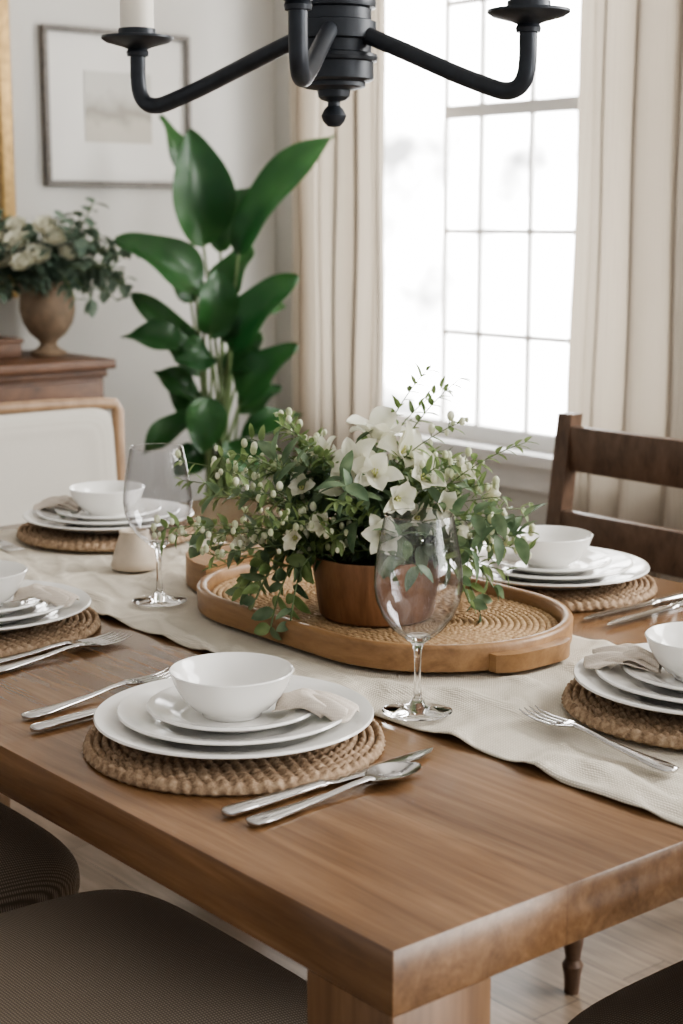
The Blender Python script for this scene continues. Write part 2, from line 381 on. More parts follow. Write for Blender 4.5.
for x in (-1,1):
    m=MB(); m.tube([(0,0,0),(0,0,.36)],[.014,.021],12); obj('leg',m.mesh('leg',M_chairfr),(x*.25,.215,0),parent=hc)
    m=MB(); m.tube([(0,-.05,0),(0,0,.36)],[.014,.021],12); obj('leg',m.mesh('leg',M_chairfr),(x*.25,-.19,0),parent=hc)

# ------------------------------------------------------------------ runner
RY0,RY1=1.068,1.478
m=MB(); vs=[];fs=[]; nx=260; ny=60
pts=[]
for i in range(nx+1):
    s_=-2.40+i/nx*(2.40-.80+.22)
    if s_<=-.803: pts.append((s_,.7525,0))
    else: pts.append((-.7995,.7515-(s_+.803),1))
def wr(x,y):
    v=noise.noise(Vector((x*7+y*5,y*9-x*3,1.3)))
    v2=noise.noise(Vector((x*16,y*7,5)))
    v3=noise.noise(Vector((x*5,y*26+x*9,2.2)))
    return max(0,(1-abs(v)*4))*.0050+max(0,(1-abs(v3)*5))*.0040+abs(v2)*.0018
def calm(x,y):
    k=1
    for (a,b_,r) in ((-1.02,1.343,.152),(-2.255,1.36,.152),(-1.208,1.10,.045),(-1.803,1.164,.045),(-2.01,1.255,.04),(-1.43,1.326,.18),(-1.64,1.326,.18),(-1.535,1.326,.19),(-1.0,1.16,.02),(-1.08,1.17,.02)):
        dd=math.hypot(x-a,y-b_); k=min(k,max(.10,min(1,(dd-r)/.03)))
    return k
for i,(x,z,hang) in enumerate(pts):
    for j in range(ny+1):
        u=j/ny; e=noise.noise(Vector((x*6,u*2,9)))*.007*(1 if u>.5 else .6); y=RY0+(RY1-RY0)*u+e
        if hang: vs.append((x+.004*abs(math.sin(u*14))*(.7515-z)*4,y,z))
        else: vs.append((x,y,z+wr(x,y)*calm(x,y)))
for i in range(nx):
    for j in range(ny):
        a=i*(ny+1)+j; fs.append((a,a+1,a+ny+2,a+ny+1))
m.add(vs,fs)
o=obj('table_runner',m.mesh('table_runner',M_linen,True,180),label="off-white linen runner draped along the wooden table",category="table runner")
sd=o.modifiers.new('s','SOLIDIFY'); sd.thickness=.0012; sd.offset=-1

# ------------------------------------------------------------------ tableware meshes
def woven(name,mat,half,R,rope,thick,seglen):
    nr=int(round(R/rope)); sub=5
    per=4*half+2*pi*R; nu=int(per/seglen)
    vs=[];fs=[]
    def P(s,r):
        L=4*half+2*pi*R; d=s*L
        if d<2*half: return (-half+d,-r)
        d-=2*half
        if d<pi*R: a=-pi/2+d/R; return (half+r*math.cos(a),r*math.sin(a))
        d-=pi*R
        if d<2*half: return (half-d,r)
        d-=2*half; a=pi/2+d/R; return (-half+r*math.cos(a),r*math.sin(a))
    radii=[]
    for k in range(nr):
        for q in range(sub): radii.append((k,q/sub))
    radii.append((nr,0))
    for (k,q) in radii:
        r=(k+q)*rope
        nb=max(4,int((4*half+2*pi*(k+.5)*rope)/(rope*1.5)))
        for i in range(nu):
            s_=i/nu; f=math.sin(pi*q) if q>0 else 0
            ph=2*pi*nb*s_+(1 if k%2 else -1)*q*pi
            z=thick*(.55+.45*f**.6*(.72+.28*math.cos(ph))) if f>0 else thick*.5
            rr=r
            if k>=nr-1: rr=r+ (.12*rope*math.cos(ph) if q>0.4 or k==nr else 0)
            x,y=P(s_,max(rr,.0005)); vs.append((x,y,z))
    nR=len(radii)
    for (dr,z) in ((.0015,thick*.25),(-.002,0)):
        for i in range(nu):
            s_=i/nu; nb=max(4,int((4*half+2*pi*(nr-.5)*rope)/(rope*1.5)))
            x,y=P(s_,nr*rope+dr+.12*rope*math.cos(2*pi*nb*s_)); vs.append((x,y,z))
    tot=nR+2
    for a in range(tot-1):
        for i in range(nu):
            j=(i+1)%nu; fs.append((a*nu+i,a*nu+j,(a+1)*nu+j,(a+1)*nu+i))
    fs.append(tuple((tot-1)*nu+i for i in range(nu)))
    mb=MB(); mb.add(vs,fs); return mb.mesh(name,mat,True,75,fix=False)
me_mat=woven('placemat',M_rope,0,.1495,.00831,.0138,.0018)

def plate_prof(R,h,t=.004):
    return [(0,.0015),(.5*R,.0015),(.53*R,0),(.56*R,0),(.60*R,.002),(.66*R,h*.28),(.74*R,h*.48),(.9*R,h*.76),(R-.0020,h-.001),(R,h+.0005),(R-.0012,h+.0026),(R-.0035,h+.0024),(.9*R,h*.76+t),(.74*R,h*.48+t+.0004),(.70*R,h*.42+t),(.64*R,h*.20+t),(.58*R,t+.0012),(.5*R,t+.001),(0,t+.001)]
def lm(name,prof,mat,seg=80,ang=50):
    m=MB(); m.lathe(prof,seg); return m.mesh(name,mat,True,ang)
me_p1=lm('dinner_plate',plate_prof(.14,.019),M_china,96)
me_p2=lm('salad_plate',plate_prof(.117,.018),M_china,96)
me_p3=lm('dessert_plate',plate_prof(.087,.015),M_china)
me_bowl=lm('bowl',[(0,.002),(.025,.002),(.027,0),(.030,0),(.031,.004),(.040,.0085),(.050,.019),(.057,.031),(.0615,.0435),(.0625,.045),(.0613,.0462),(.0593,.045),(.0545,.033),(.047,.021),(.037,.0125),(.022,.0080),(0,.0070)],M_china)
outer=[(0,.0),(.036,0),(.0375,.0012),(.036,.0024),(.02,.0045),(.009,.008),(.0048,.016),(.0038,.03),(.0036,.05),(.0042,.068),(.0065,.077),(.014,.083),(.027,.094),(.038,.109),(.0445,.126),(.0468,.142),(.0462,.158),(.0435,.178),(.0395,.2),(.0358,.220)]
inner=[(.0353,.2204),(.0348,.220),(.0385,.2),(.0425,.178),(.0452,.158),(.0458,.142),(.0434,.126),(.037,.110),(.026,.0956),(.013,.086),(0,.0835)]
sc=lambda L:[(r,z*.965) for r,z in L]
me_glass=lm('wine_glass',sc(outer)+sc(inner),M_glass,72,60)
me_glass.materials.append(M_thin)
for p_ in me_glass.polygons:
    if .0842<p_.center.z<.2122: p_.material_index=1

def knife_me():
    m=MB(); k=1.1
    m.sweep([(y*k,x,w,z,t,c) for y,x,w,z,t,c in [(0,0,.004,.005,.003,0),(.003,0,.0085,.005,.0042,0),(.03,0,.0088,.005,.0042,0),(.07,0,.007,.005,.0038,0),(.098,0,.0055,.005,.0036,0),(.102,0,.0075,.005,.004,0),(.106,0,.006,.005,.003,0),(.115,.001,.008,.005,.0012,0),(.17,.002,.0095,.005,.001,0),(.21,.001,.0088,.005,.0009,0),(.23,-.002,.005,.005,.0008,0),(.238,-.004,.0008,.005,.0005,0)]])
    return m.mesh('knife',M_steel,True,60)
def handle(m,to=.12):
    m.sweep([(0,0,.004,.004,.002,0),(.003,0,.0095,.004,.0028,0),(.02,0,.0105,.004,.003,0),(.05,0,.0075,.004,.003,0),(.09,0,.0045,.0055,.0026,0),(.12,0,.0036,.0085,.0024,0),(.14,0,.004,.0095,.0022,0),(.146,0,.006,.0095,.0018,0)])
def spoon_me():
    m=MB(); handle(m)
    secs=[]
    for i in range(15):
        t=i/14; y=.142+.066*t; w=.0205*max(.08,math.sin(pi*(t*.93+.05))**.62); secs.append((y,0,w,.0085-.003*math.sin(pi*t),.0009,.009*math.sin(pi*min(1,t+.02))+.0004))
    m.sweep(secs,seg=20); return m.mesh('spoon',M_steel,True,80)
def fork_me():
    m=MB(); handle(m)
    m.sweep([(.14,0,.005,.0095,.002,0),(.15,0,.010,.008,.0014,.002),(.16,0,.0128,.006,.0012,.003),(.17,0,.0132,.0045,.0011,.003)])
    for k in range(4):
        x=(k-1.5)*.0074
        m.sweep([(.166,x,.0026,.0058,.0011,0),(.19,x,.0022,.0046,.001,0),(.21,x*.97,.0017,.0062,.0009,0),(.218,x*.95,.0006,.0085,.0006,0)],seg=8)
    return m.mesh('fork',M_steel,True,70)
me_k,me_s,me_f=knife_me(),spoon_me(),fork_me()
def napkin_me():
    m=MB()
    def layer(r0,r1,w0,w1,dz,seed,sh):
        vs=[];fs=[]; na=26; nb_=36
        for i in range(na+1):
            t=i/na; r=r0+(r1-r0)*t; w=w0+(w1-w0)*t**.8
            zb=.0375+.0092*min(1,t/.5)-(.010*max(0,(t-.6)/.4)**1.6)
            for j in range(nb_+1):
                u=j/nb_*2-1
                edge=max(0,abs(u)-.75)/.25
                z=zb+dz*(1-edge**2)+.0035*math.exp(-((u-sh+.25*t)*3.2)**2)+.0015*math.sin(u*5+3*t+seed)
                vs.append((r+.008*t*math.cos(u*1.6+seed)-.010*edge**2*t,u*w+.006*math.sin(t*3+seed),z+.004))
        for i in range(na):
            for j in range(nb_):
                a=i*(nb_+1)+j; fs.append((a,a+1,a+nb_+2,a+nb_+1))
        m.add(vs,fs)
    layer(.044,.120,.018,.030,.0,0,.1)
    layer(.046,.114,.017,.026,.0042,1.1,-.3)
    layer(.046,.100,.013,.020,.0085,2.3,.2)
    return m.mesh('napkin',M_napkin,True,180)
me_n=napkin_me()
settings=[(-1.258,.898,.7505,math.radians(38),0),( -1.838,.915,.7505,math.radians(45),1),(-1.02,1.343,.7580,math.radians(215),2),(-1.54,1.658,.7505,math.radians(120),3),(-2.255,1.36,.7580,math.radians(222),4)]
for (x,y,z,an,i) in settings:
    rz=random.random()*6
    obj('placemat',me_mat,(x,y,z),(0,0,rz),label="round braided seagrass placemat on the wooden table",category="placemat",group="woven placemats")
    obj('dinner_plate',me_p1,(x,y,z+.0143),label="large white round dinner plate on a woven placemat",category="plate",group="white dinner plates")
    obj('salad_plate',me_p2,(x,y,z+.0208),label="medium white round plate stacked on a dinner plate",category="plate",group="white salad plates")
    obj('dessert_plate',me_p3,(x-.002,y+.001,z+.0270),label="small white round plate stacked under a bowl",category="plate",group="white dessert plates")
    obj('bowl',me_bowl,(x-.004,y,z+.0326),label="small white round bowl on stacked plates",category="bowl",group="white bowls")
    if i!=3:
        o=obj('napkin',me_n,(x-.004,y+.002,z-.0005),(0,0,an),label="folded beige linen napkin tucked beside a white bowl",category="napkin",group="beige linen napkins")
        sd=o.modifiers.new('s','SOLIDIFY'); sd.thickness=.0012
def cut(kind,x,y,z,a,lbl):
    me={'knife':me_k,'spoon':me_s,'fork':me_f}[kind]
    obj(kind,me,(x,y,z),(0,0,a),label=lbl,category=kind,group="polished steel "+{'knife':'knives','spoon':'spoons','fork':'forks'}[kind])
d=math.radians
zt=.7512
cut('knife',-1.099,.772,zt,d(2),"polished steel table knife beside the woven placemat")
cut('spoon',-1.068,.777,zt,d(3.2),"polished steel spoon lying next to the knife")
cut('fork',-1.462,.772,zt,d(10),"polished steel fork lying beside the placemat")
cut('knife',-1.418,.757,zt,d(5),"polished steel knife tucked beside the woven placemat")
cut('fork',-1.672,.805,zt,d(3),"polished steel fork beside the woven placemat")
cut('fork',-1.640,.815,zt,d(9),"polished steel fork lying next to another fork")
cut('fork',-.905,1.150,.7590,d(83),"polished steel fork lying on the linen runner")
cut('knife',-1.372,1.80,zt,d(180),"polished steel knife near the dark wooden chair")
cut('knife',-1.345,1.80,zt,d(183),"polished steel knife lying beside another knife")
cut('fork',-2.41,1.17,.7590,d(-92),"polished steel fork on the linen runner by the cream chair")
obj('wine_glass',me_glass,(-1.208,1.100,.7575),label="clear stemmed wine glass standing on the linen runner",category="wine glass",group="clear wine glasses")
obj('wine_glass',me_glass,(-1.803,1.164,.7575),label="clear stemmed wine glass beside the wooden tray",category="wine glass",group="clear wine glasses")
obj('candle_holder',lm('candle_holder',[(0,0),(.034,0),(.036,.004),(.034,.012),(.027,.035),(.022,.05),(.0225,.056),(.019,.057),(.017,.05),(.015,.03),(0,.028)],M_ceramic,48),(-2.01,1.255,.7575),label="small tapered beige ceramic candle holder on the runner",category="candle holder")

# ------------------------------------------------------------------ tray
TRZ=.7578
tr_=thing('serving_tray',(-1.535,1.326,TRZ),"oval wooden serving tray with woven rattan centre on the runner","tray")
half=.105; RO=.174
def stad(r,n=40,hf=half):
    pts=[]
    for i in range(n+1):
        a=-pi/2+pi*i/n; pts.append((hf+r*math.cos(a),r*math.sin(a)))
    for i in range(n+1):
        a=pi/2+pi*i/n; pts.append((-hf+r*math.cos(a),r*math.sin(a)))
    return pts
def stadloft(m,prof,n=40):
    rings=[[(x,y,z) for x,y in stad(r,n)] for r,z in prof]; k=len(rings[0])
    vs=[p for rg in rings for p in rg]; fs=[]
    for a in range(len(prof)-1):
        for i in range(k):
            j=(i+1)%k; fs.append((a*k+i,a*k+j,(a+1)*k+j,(a+1)*k+i))
    return vs,fs,k
m=MB(); prof=[(RO-.004,0),(RO,.002),(RO+.001,.028),(RO-.0015,.0315),(RO-.006,.0325),(RO-.011,.0315),(RO-.0135,.028),(RO-.0145,.012)]
vs,fs,k=stadloft(m,prof); fs.append(tuple(range(k))[::-1]); fs.append(tuple((len(prof)-1)*k+i for i in range(k)))
m.add(vs,fs); obj('tray_body',m.mesh('tray_body',M_tray,True,50),parent=tr_)
obj('tray_inlay',woven('tray_inlay',M_rattan,half,.157,.00785,.007,.003),(0,0,.0122),parent=tr_,label="woven rattan inlay")
def grip(s,hw,out,z0,z1):
    pl=[];n=14
    for i in range(n+1):
        a=-math.asin(hw/(RO+.001))+2*math.asin(hw/(RO+.001))*i/n; pl.append((s*(half+(RO+.0015)*math.cos(a)),(RO+.0015)*math.sin(a)))
    ol=[]
    for i in range(n+1):
        t=i/n*2-1; ol.append((s*(half+RO+.0015+out*(1-abs(t)**4)),hw*t))
    ol=ol[::-1]
    P2=pl+ol; k=len(P2)
    vs=[(x,y,z0) for x,y in P2]+[(x,y,z1) for x,y in P2]
    fs=[tuple(range(k))[::-1],tuple(range(k,2*k))]+[(i,(i+1)%k,k+(i+1)%k,k+i) for i in range(k)]
    m=MB(); m.add(vs,fs); return m.mesh('handle',M_tray,True,30)
obj('handle',grip(1,.062,.014,.001,.022),parent=tr_)
obj('handle',grip(-1,.095,.085,.001,.042),parent=tr_)

# ------------------------------------------------------------------ flower arrangement
fa=thing('flower_arrangement',(-1.50,1.31,TRZ+.0205),"white lilies and green sprigs arranged in a wooden planter","flower arrangement")
RT=Vector((.6361,.7716,0)); FW=Vector((-.7716,.6361,0)); UP=Vector((0,0,1))
azR=math.atan2(RT.y,RT.x)
POX=-.012
m=MB(); m.lathe([(0,0),(.070,0),(.073,.004),(.078,.040),(.084,.076),(.0835,.079),(.079,.079),(.076,.074),(.072,.058),(0,.058)],64)
obj('planter',m.mesh('planter',M_pot,True,30),RT*POX-FW*.012,(0,0,azR),parent=fa,label="round brown wooden planter")
m=MB(); m.lathe([(0,.059),(.072,.0585),(.073,.063),(0,.066)],32); obj('soil',m.mesh('soil',M_soil),RT*POX-FW*.012,(0,0,azR),parent=fa)
rnd=random.Random(23)
stems=MB(); big=MB(); small=MB(); buds=MB()
def curve(p0,p1,p2,n):
    out=[]
    for i in range(n+1):
        t=i/n; out.append(p0*(1-t)**2+p1*2*t*(1-t)+p2*t*t)
    return out
SH=-.026
def sprig(az,el,L,kind,dens=1.0,ls=1.0):
    p0=RT*(SH+rnd.uniform(-.04,.04))+FW*rnd.uniform(-.03,.03)+UP*.07
    hd=Vector((math.cos(az),math.sin(az),0))
    p2=p0+hd*L*math.cos(el)+UP*L*math.sin(el)
    p1=p0+hd*L*.35*math.cos(el)+UP*(L*.55*max(.25,math.sin(el)+.25))
    pts=curve(p0,p1,p2,18); stems.tube(pts,[.0013*(1-.6*i/18) for i in range(19)],6)
    for i in range(4,19):
        t=(pts[min(18,i+1)]-pts[i-1]).normalized(); sd=t.orthogonal().normalized()
        if kind==0:
            for q in range(3):
                if rnd.random()>dens: continue
                a=rnd.random()*2*pi; dv=(Matrix.Rotation(a,3,t)@sd)+t*.9
                small.leaf(pts[i],dv,UP,rnd.uniform(.013,.025),rnd.uniform(.005,.009),.5,.3,5)
        elif kind==1:
            for q in range(2):
                a=rnd.random()*2*pi; dv=((Matrix.Rotation(a,3,t)@sd)+t*.8).normalized(); e=pts[i]+dv*rnd.uniform(.009,.02)
                if rnd.random()<(.6 if i>8 else .15):
                    stems.tube([pts[i],e],.0006,4); buds.sphere(e,rnd.uniform(.0024,.0046),8,6,(1,1,1.4))
                if rnd.random()<.8: small.leaf(pts[i],-dv+t*.9+UP*.3,UP,rnd.uniform(.016,.028),rnd.uniform(.006,.010),.5,.3,5)
        else:
            if i%2==0:
                for q in range(2):
                    a=rnd.random()*2*pi; dv=(Matrix.Rotation(a,3,t)@sd)+t*.5
                    big.leaf(pts[i],dv,UP+Vector((rnd.uniform(-.5,.5),rnd.uniform(-.5,.5),0)),ls*rnd.uniform(.026,.046),ls*rnd.uniform(.013,.021),.6,.25,6)
for i in range(54):
    az=azR+rnd.uniform(-pi,pi)
    lat=math.cos(az-azR)
    el=rnd.uniform(.05,1.25)
    Lm=.15+.06*abs(lat)*math.cos(el)
    sprig(az,el,Lm*rnd.uniform(.7,1.1),rnd.choice([0,0,1,1,2,2,2]),.8)
for s,el,L,k in ((-1,.25,.235,1),(-1,.5,.245,1),(-1,.05,.225,0),(-1,.75,.225,1),(-1,.38,.235,0),(-1,-.12,.20,0),(-1,.6,.24,1),(-1,.15,.235,1),(-1,.9,.22,0),(-1,-.25,.19,0),(-1,.3,.235,0),(-1,.45,.22,2),(-1,.0,.21,2),(-1,.68,.23,0),
    (1,.55,.20,1),(1,.3,.185,1),(1,.75,.23,0),(1,.95,.255,0),(1,.12,.17,2),(1,1.15,.26,0),(-1,1.1,.2,1),(1,.45,.20,0),(1,1.05,.26,0),(1,-.05,.16,0),(1,.65,.22,1),(1,.85,.24,1),(1,.38,.195,2),(1,.5,.21,1)):
    sprig(azR+(pi if s<0 else 0)+rnd.uniform(-.4,.4),el,L,k,.8)
for a,ext in ((-.5,.12),(-.2,.12),(-2.45,.14),(-2.6,.15),(-2.75,.16),(-.05,.13),(-2.9,.16),(-2.3,.13)):
    az=azR+a-.1
    hd=Vector((math.cos(az),math.sin(az),0)); p0=RT*SH+hd*.05+UP*.07; p1=RT*SH+hd*.11+UP*.125; p2=RT*SH*.5+hd*(ext+.02*rnd.random())+UP*rnd.uniform(.0,.04)
    pts=curve(p0,p1,p2,12); stems.tube(pts,.0012,6)
    for i in range(2,13):
        t=(pts[min(12,i+1)]-pts[i-1]).normalized(); sdv=t.orthogonal().normalized()
        for q in range(2):
            dv=(Matrix.Rotation(rnd.random()*2*pi,3,t)@sdv)+t*.6+hd*.4
            (big if rnd.random()<.45 else small).leaf(pts[i],dv,hd,rnd.uniform(.018,.034),rnd.uniform(.011,.018),.4,.25,6)
obj('stems',stems.mesh('stems',M_stem),parent=fa,kind="stuff")
obj('leaves',big.mesh('leaves',M_fol,True,180,False),parent=fa,kind="stuff")
obj('sprigs',small.mesh('sprigs',M_fol2,True,180,False),parent=fa,kind="stuff")
obj('flower_buds',buds.mesh('flower_buds',M_bud),parent=fa,kind="stuff")
def lily(c,nrm,size,openness):
    nrm=Vector(nrm).normalized(); m=MB(); a0=nrm.orthogonal().normalized(); r0=rnd.random()*6
    for k in range(6):
        a=r0+k*pi/3+rnd.uniform(-.15,.15); rad=Matrix.Rotation(a,3,nrm)@a0
        op=openness*rnd.uniform(.6,1.2)
        dv=nrm*(1.1-op)+rad*(op)
        w=size*(.66 if k%2 else .52)
        m.leaf((0,0,0),dv,nrm*1.0-rad*.4,size*rnd.uniform(.85,1.08),w,1.2*op+rnd.uniform(-.2,.5),.5,10,wave=size*.05,pk=1.2)
    o=obj('flower',m.mesh('flower',M_petal,True,180,False),c,parent=fa,label="creamy white bloom")
    st=MB()
    for k in range(5):
        a=r0+k*pi/2.5+.4; rad=Matrix.Rotation(a,3,nrm)@a0
        e=nrm*size*.35+rad*size*.08; st.tube([(0,0,0),e*.6,e],.0006,5); st.sphere(e,.0013,6,4)
    obj('stamen',st.mesh('stamen',M_stamen),parent=o,label="pale yellow stamens")
for la,tc_,h,s,op,nv in ((.0,.03,.222,.054,.60,(.1,-.3,1)),(-.035,.07,.168,.036,.45,(-.5,-1,.7)),(.05,.06,.178,.040,.5,(.6,-.8,.6)),(-.06,.03,.2,.032,.4,(-.6,-.3,1)),
    (.075,.06,.145,.034,.45,(.6,-.9,.3)),(-.125,.03,.155,.028,.35,(-.8,-.5,.7)),(.10,.03,.175,.030,.35,(.8,-.5,.9)),(-.095,.08,.112,.028,.3,(-.5,-1,.1)),
    (-.155,.04,.10,.026,.28,(-.8,-.8,.0)),(.005,.10,.12,.034,.40,(.1,-1,.1)),(.135,.02,.148,.026,.3,(1,-.3,.8)),(.028,.03,.205,.046,.5,(.9,-.7,.9)),(-.02,.06,.195,.042,.45,(-.7,-1,.8)),(.02,.085,.16,.034,.45,(.6,-1,.2)),(-.09,.05,.165,.028,.35,(-.2,-1,.6)),(-.06,.09,.13,.028,.35,(-.6,-1,.3)),(.09,.07,.115,.026,.35,(.6,-1,.1)),(-.002,.075,.185,.040,.5,(.0,-1,.9)),(.045,.05,.13,.03,.4,(.8,-1,.2))):
    c=RT*(la+SH+.012)-FW*tc_+UP*h
    lily(c,RT*nv[0]+FW*(nv[1])+UP*nv[2],s,op)

# ------------------------------------------------------------------ chandelier
cd=thing('chandelier',(-1.603,1.309,0),"dark iron chandelier with curved arms and candle cups above the table","chandelier")
m=MB(); m.lathe([(0,1.385),(.008,1.386),(.0135,1.392),(.0160,1.399),(.012,1.407),(.008,1.411),(.008,1.416),(.015,1.418),(.020,1.422),(.021,1.43),(.034,1.432),(.040,1.434),(.040,1.439),(.047,1.441),(.050,1.443),(.050,1.463),(.054,1.465),(.055,1.469),(.054,1.473),(.047,1.475),(.047,1.489),(.053,1.491),(.053,1.512),(.047,1.514),(.047,1.527),(.052,1.529),(.053,1.535),(.052,1.541),(.046,1.543),(.046,1.62),(.050,1.625),(.050,1.635),(.03,1.65),(.016,1.68),(.012,1.7),(.012,2.90),(.05,2.91),(.065,2.94),(.065,2.95),(0,2.95)],48)
obj('hub',m.mesh('hub',M_iron,True,25),parent=cd)
def arm(angle,R):
    az=azR+angle
    e=Vector((math.cos(az),math.sin(az),0))
    raw=[(.035,1.500),(.10,1.475),(.18,1.443),(.225,1.427),(.25,1.420),(.268,1.423),(.278,1.436),(.281,1.455),(.281,1.475),(.281,1.492)]
    P=[e*(r*R/.281)+UP*z for r,z in raw]
    pts=[]
    for i in range(len(P)-1):
        a=P[max(0,i-1)];b_=P[i];c_=P[i+1];d_=P[min(len(P)-1,i+2)]
        for q in range(4):
            t=q/4; pts.append(.5*((2*b_)+(c_-a)*t+(2*a-5*b_+4*c_-d_)*t*t+(3*b_-a-3*c_+d_)*t**3))
    pts.append(P[-1])
    m=MB(); m.tube(pts,.0105,16); o=obj('arm',m.mesh('arm',M_iron,True,60),parent=cd)
    m=MB(); m.lathe([(0,1.485),(.014,1.485),(.015,1.490),(.013,1.494),(.020,1.497),(.042,1.503),(.048,1.507),(.048,1.510),(.040,1.511),(.026,1.509),(.025,1.520),(.0235,1.520),(.0235,1.509),(0,1.509)],40)
    obj('candle_cup',m.mesh('candle_cup',M_iron,True,35),(e.x*R,e.y*R,0),parent=o)
    m=MB(); m.lathe([(0,1.510),(.0222,1.510),(.0222,1.63),(.02,1.632),(.004,1.632),(0,1.63)],32)
    obj('candle',m.mesh('candle',M_candle,True,35),(e.x*R,e.y*R,0),parent=o,label="cream candle")
arm(d(-31),.265); arm(d(152),.297); arm(d(-96),.34)

# ------------------------------------------------------------------ sideboard and decor
SX0,SX1,SY0,SY1,SZ=XL+.02,-4.24,1.25,2.60,.85
sb=thing('sideboard',(0,0,0),"reddish brown wooden sideboard against the wall","sideboard")
m=MB(); m.box(SX0,SX1,SY0,SY1,SZ-.03,SZ,bev=.006); obj('top',m.mesh('top',M_side,True,30),parent=sb)
m=MB(); m.box(SX0+.005,SX1-.03,SY0+.03,SY1-.03,.1,SZ-.031,bev=.003); m.box(SX0+.005,SX1-.02,SY0+.02,SY1-.02,SZ-.055,SZ-.031,bev=.006)
obj('body',m.mesh('body',M_side,True,30),parent=sb)
ys=[SY0+.05+i*(SY1-SY0-.1)/3 for i in range(4)]
for i in range(3):
    m=MB(); m.box(SX1-.029,SX1-.012,ys[i]+.01,ys[i+1]-.01,.64,.785,bev=.004); o=obj('drawer',m.mesh('drawer',M_side,True,30),parent=sb)
    m=MB(); m.sphere((SX1+.002,(ys[i]+ys[i+1])/2,.71),.013); obj('knob',m.mesh('knob',M_brass),parent=o)
    m=MB(); m.box(SX1-.029,SX1-.012,ys[i]+.01,ys[i+1]-.01,.14,.62,bev=.004); m.box(SX1-.013,SX1-.006,ys[i]+.06,ys[i+1]-.06,.2,.56,bev=.003); o=obj('door',m.mesh('door',M_side,True,30),parent=sb)
    m=MB(); m.sphere((SX1+.002,ys[i]+.035,.4),.012); obj('knob',m.mesh('knob',M_brass),parent=o)
for x in (SX0+.05,SX1-.07):
    for y in (SY0+.07,SY1-.07):
        m=MB(); m.lathe([(0,0),(.022,0),(.03,.02),(.035,.05),(.025,.08),(.028,.0995),(0,.0995)],20,(x,y,0)); obj('leg',m.mesh('leg',M_side),parent=sb)
wb=thing('wooden_box',(-4.55,2.27,SZ+.001),"reddish brown wooden box on the sideboard","box")
m=MB(); m.box(-.1,.1,-.12,.12,0,.045,bev=.003); obj('body',m.mesh('body',M_side,True,30),parent=wb)
m=MB(); m.box(-.106,.106,-.126,.126,.0455,.06,bev=.004); obj('lid',m.mesh('lid',M_side,True,30),parent=wb)
ur=thing('flower_urn',(-4.50,2.51,SZ+.001),"grey brown footed urn with white roses and eucalyptus","vase")
m=MB(); m.lathe([(0,0),(.055,0),(.058,.008),(.05,.014),(.034,.022),(.026,.035),(.03,.045),(.055,.065),(.078,.1),(.087,.14),(.085,.18),(.078,.205),(.088,.22),(.092,.23),(.085,.232),(.075,.222),(.07,.2),(0,.19)],48)
obj('urn',m.mesh('urn',M_urn),parent=ur)
r2=random.Random(5); ul=MB(); us=MB()
for i in range(64):
    az=r2.uniform(0,2*pi); el=r2.uniform(-.15,1.3); L=r2.uniform(.18,.29); lat=abs(math.cos(az-azR)); L*=(.70+.4*lat)
    hd=Vector((math.cos(az),math.sin(az),0)); p0=Vector((0,0,.2)); p2=p0+hd*L*math.cos(el)+UP*L*math.sin(el); p1=p0+UP*L*.5+hd*L*.3
    pts=curve(p0,p1,p2,9); us.tube(pts,.002,5)
    for k in range(3,10):
        t=(pts[min(9,k+1)]-pts[k-1]).normalized(); sdv=t.orthogonal().normalized()
        for q in range(2):
            dv=(Matrix.Rotation(r2.random()*6.28,3,t)@sdv)+t*.4; ul.leaf(pts[k],dv,UP,r2.uniform(.04,.065),r2.uniform(.025,.04),.4,.2,5)
obj('stems',us.mesh('stems',M_stem),parent=ur,kind="stuff")
obj('leaves',ul.mesh('leaves',M_euc,True,180,False),parent=ur,kind="stuff")
for la,tc_,h,s in ((.0,.13,.30,.055),(-.06,.12,.34,.055),(.05,.11,.355,.05),(-.10,.10,.29,.055),(.02,.10,.39,.048),(-.04,.15,.28,.048),(.09,.10,.31,.044),(-.13,.08,.35,.044),(-.07,.07,.39,.044)):
    m=MB(); nrm=(RT*la*3-FW*.8+UP*.8).normalized(); a0=nrm.orthogonal().normalized()
    for ring,(n_,op,sc_) in enumerate(((3,.15,.6),(5,.4,.8),(6,.7,1.0),(7,.95,1.05))):
        for k in range(n_):
            rad=Matrix.Rotation(k*2*pi/n_+ring*.5,3,nrm)@a0
            m.leaf((0,0,0),nrm*(1.1-op)+rad*op,-rad+nrm*.2,s*sc_,s*1.0,-.7,.35,6)
    obj('rose',m.mesh('rose',M_petal,True,180,False),RT*la-FW*tc_+UP*h,parent=ur,label="cream white rose")

pf=thing('picture_frame',(XL+.001,2.935,1.635),"pale landscape print in a thin dark wooden frame","picture")
w,h_=.285,.255
m=MB()
for bx in ((0,.028,-w,w,h_-.018,h_),(0,.028,-w,w,-h_,-h_+.018),(0,.028,-w,-w+.018,-h_+.018,h_-.018),(0,.028,w-.018,w,-h_+.018,h_-.018)): m.box(*bx,bev=.002)
obj('frame',m.mesh('frame',M_frame,True,30),parent=pf)
m=MB(); m.box(.002,.012,-w+.017,w-.017,-h_+.017,h_-.017); obj('mat_board',m.mesh('mat_board',M_mat,False),parent=pf)
m=MB(); m.box(.0125,.0145,-.13,.13,-.11,.12); obj('print',m.mesh('print',M_print,False),parent=pf)
mr=thing('wall_mirror',(XL+.001,2.2,1.62),"tall mirror in an ornate gilded frame","mirror")
m=MB(); W2,H2=.335,.6
for (x0,x1,z0,z1) in ((-W2,W2,H2-.05,H2),(-W2,W2,-H2,-H2+.05),(-W2,-W2+.05,-H2+.05,H2-.05),(W2-.05,W2,-H2+.05,H2-.05)):
    m.box(0,.03,x0,x1,z0,z1,bev=.01,seg=3)
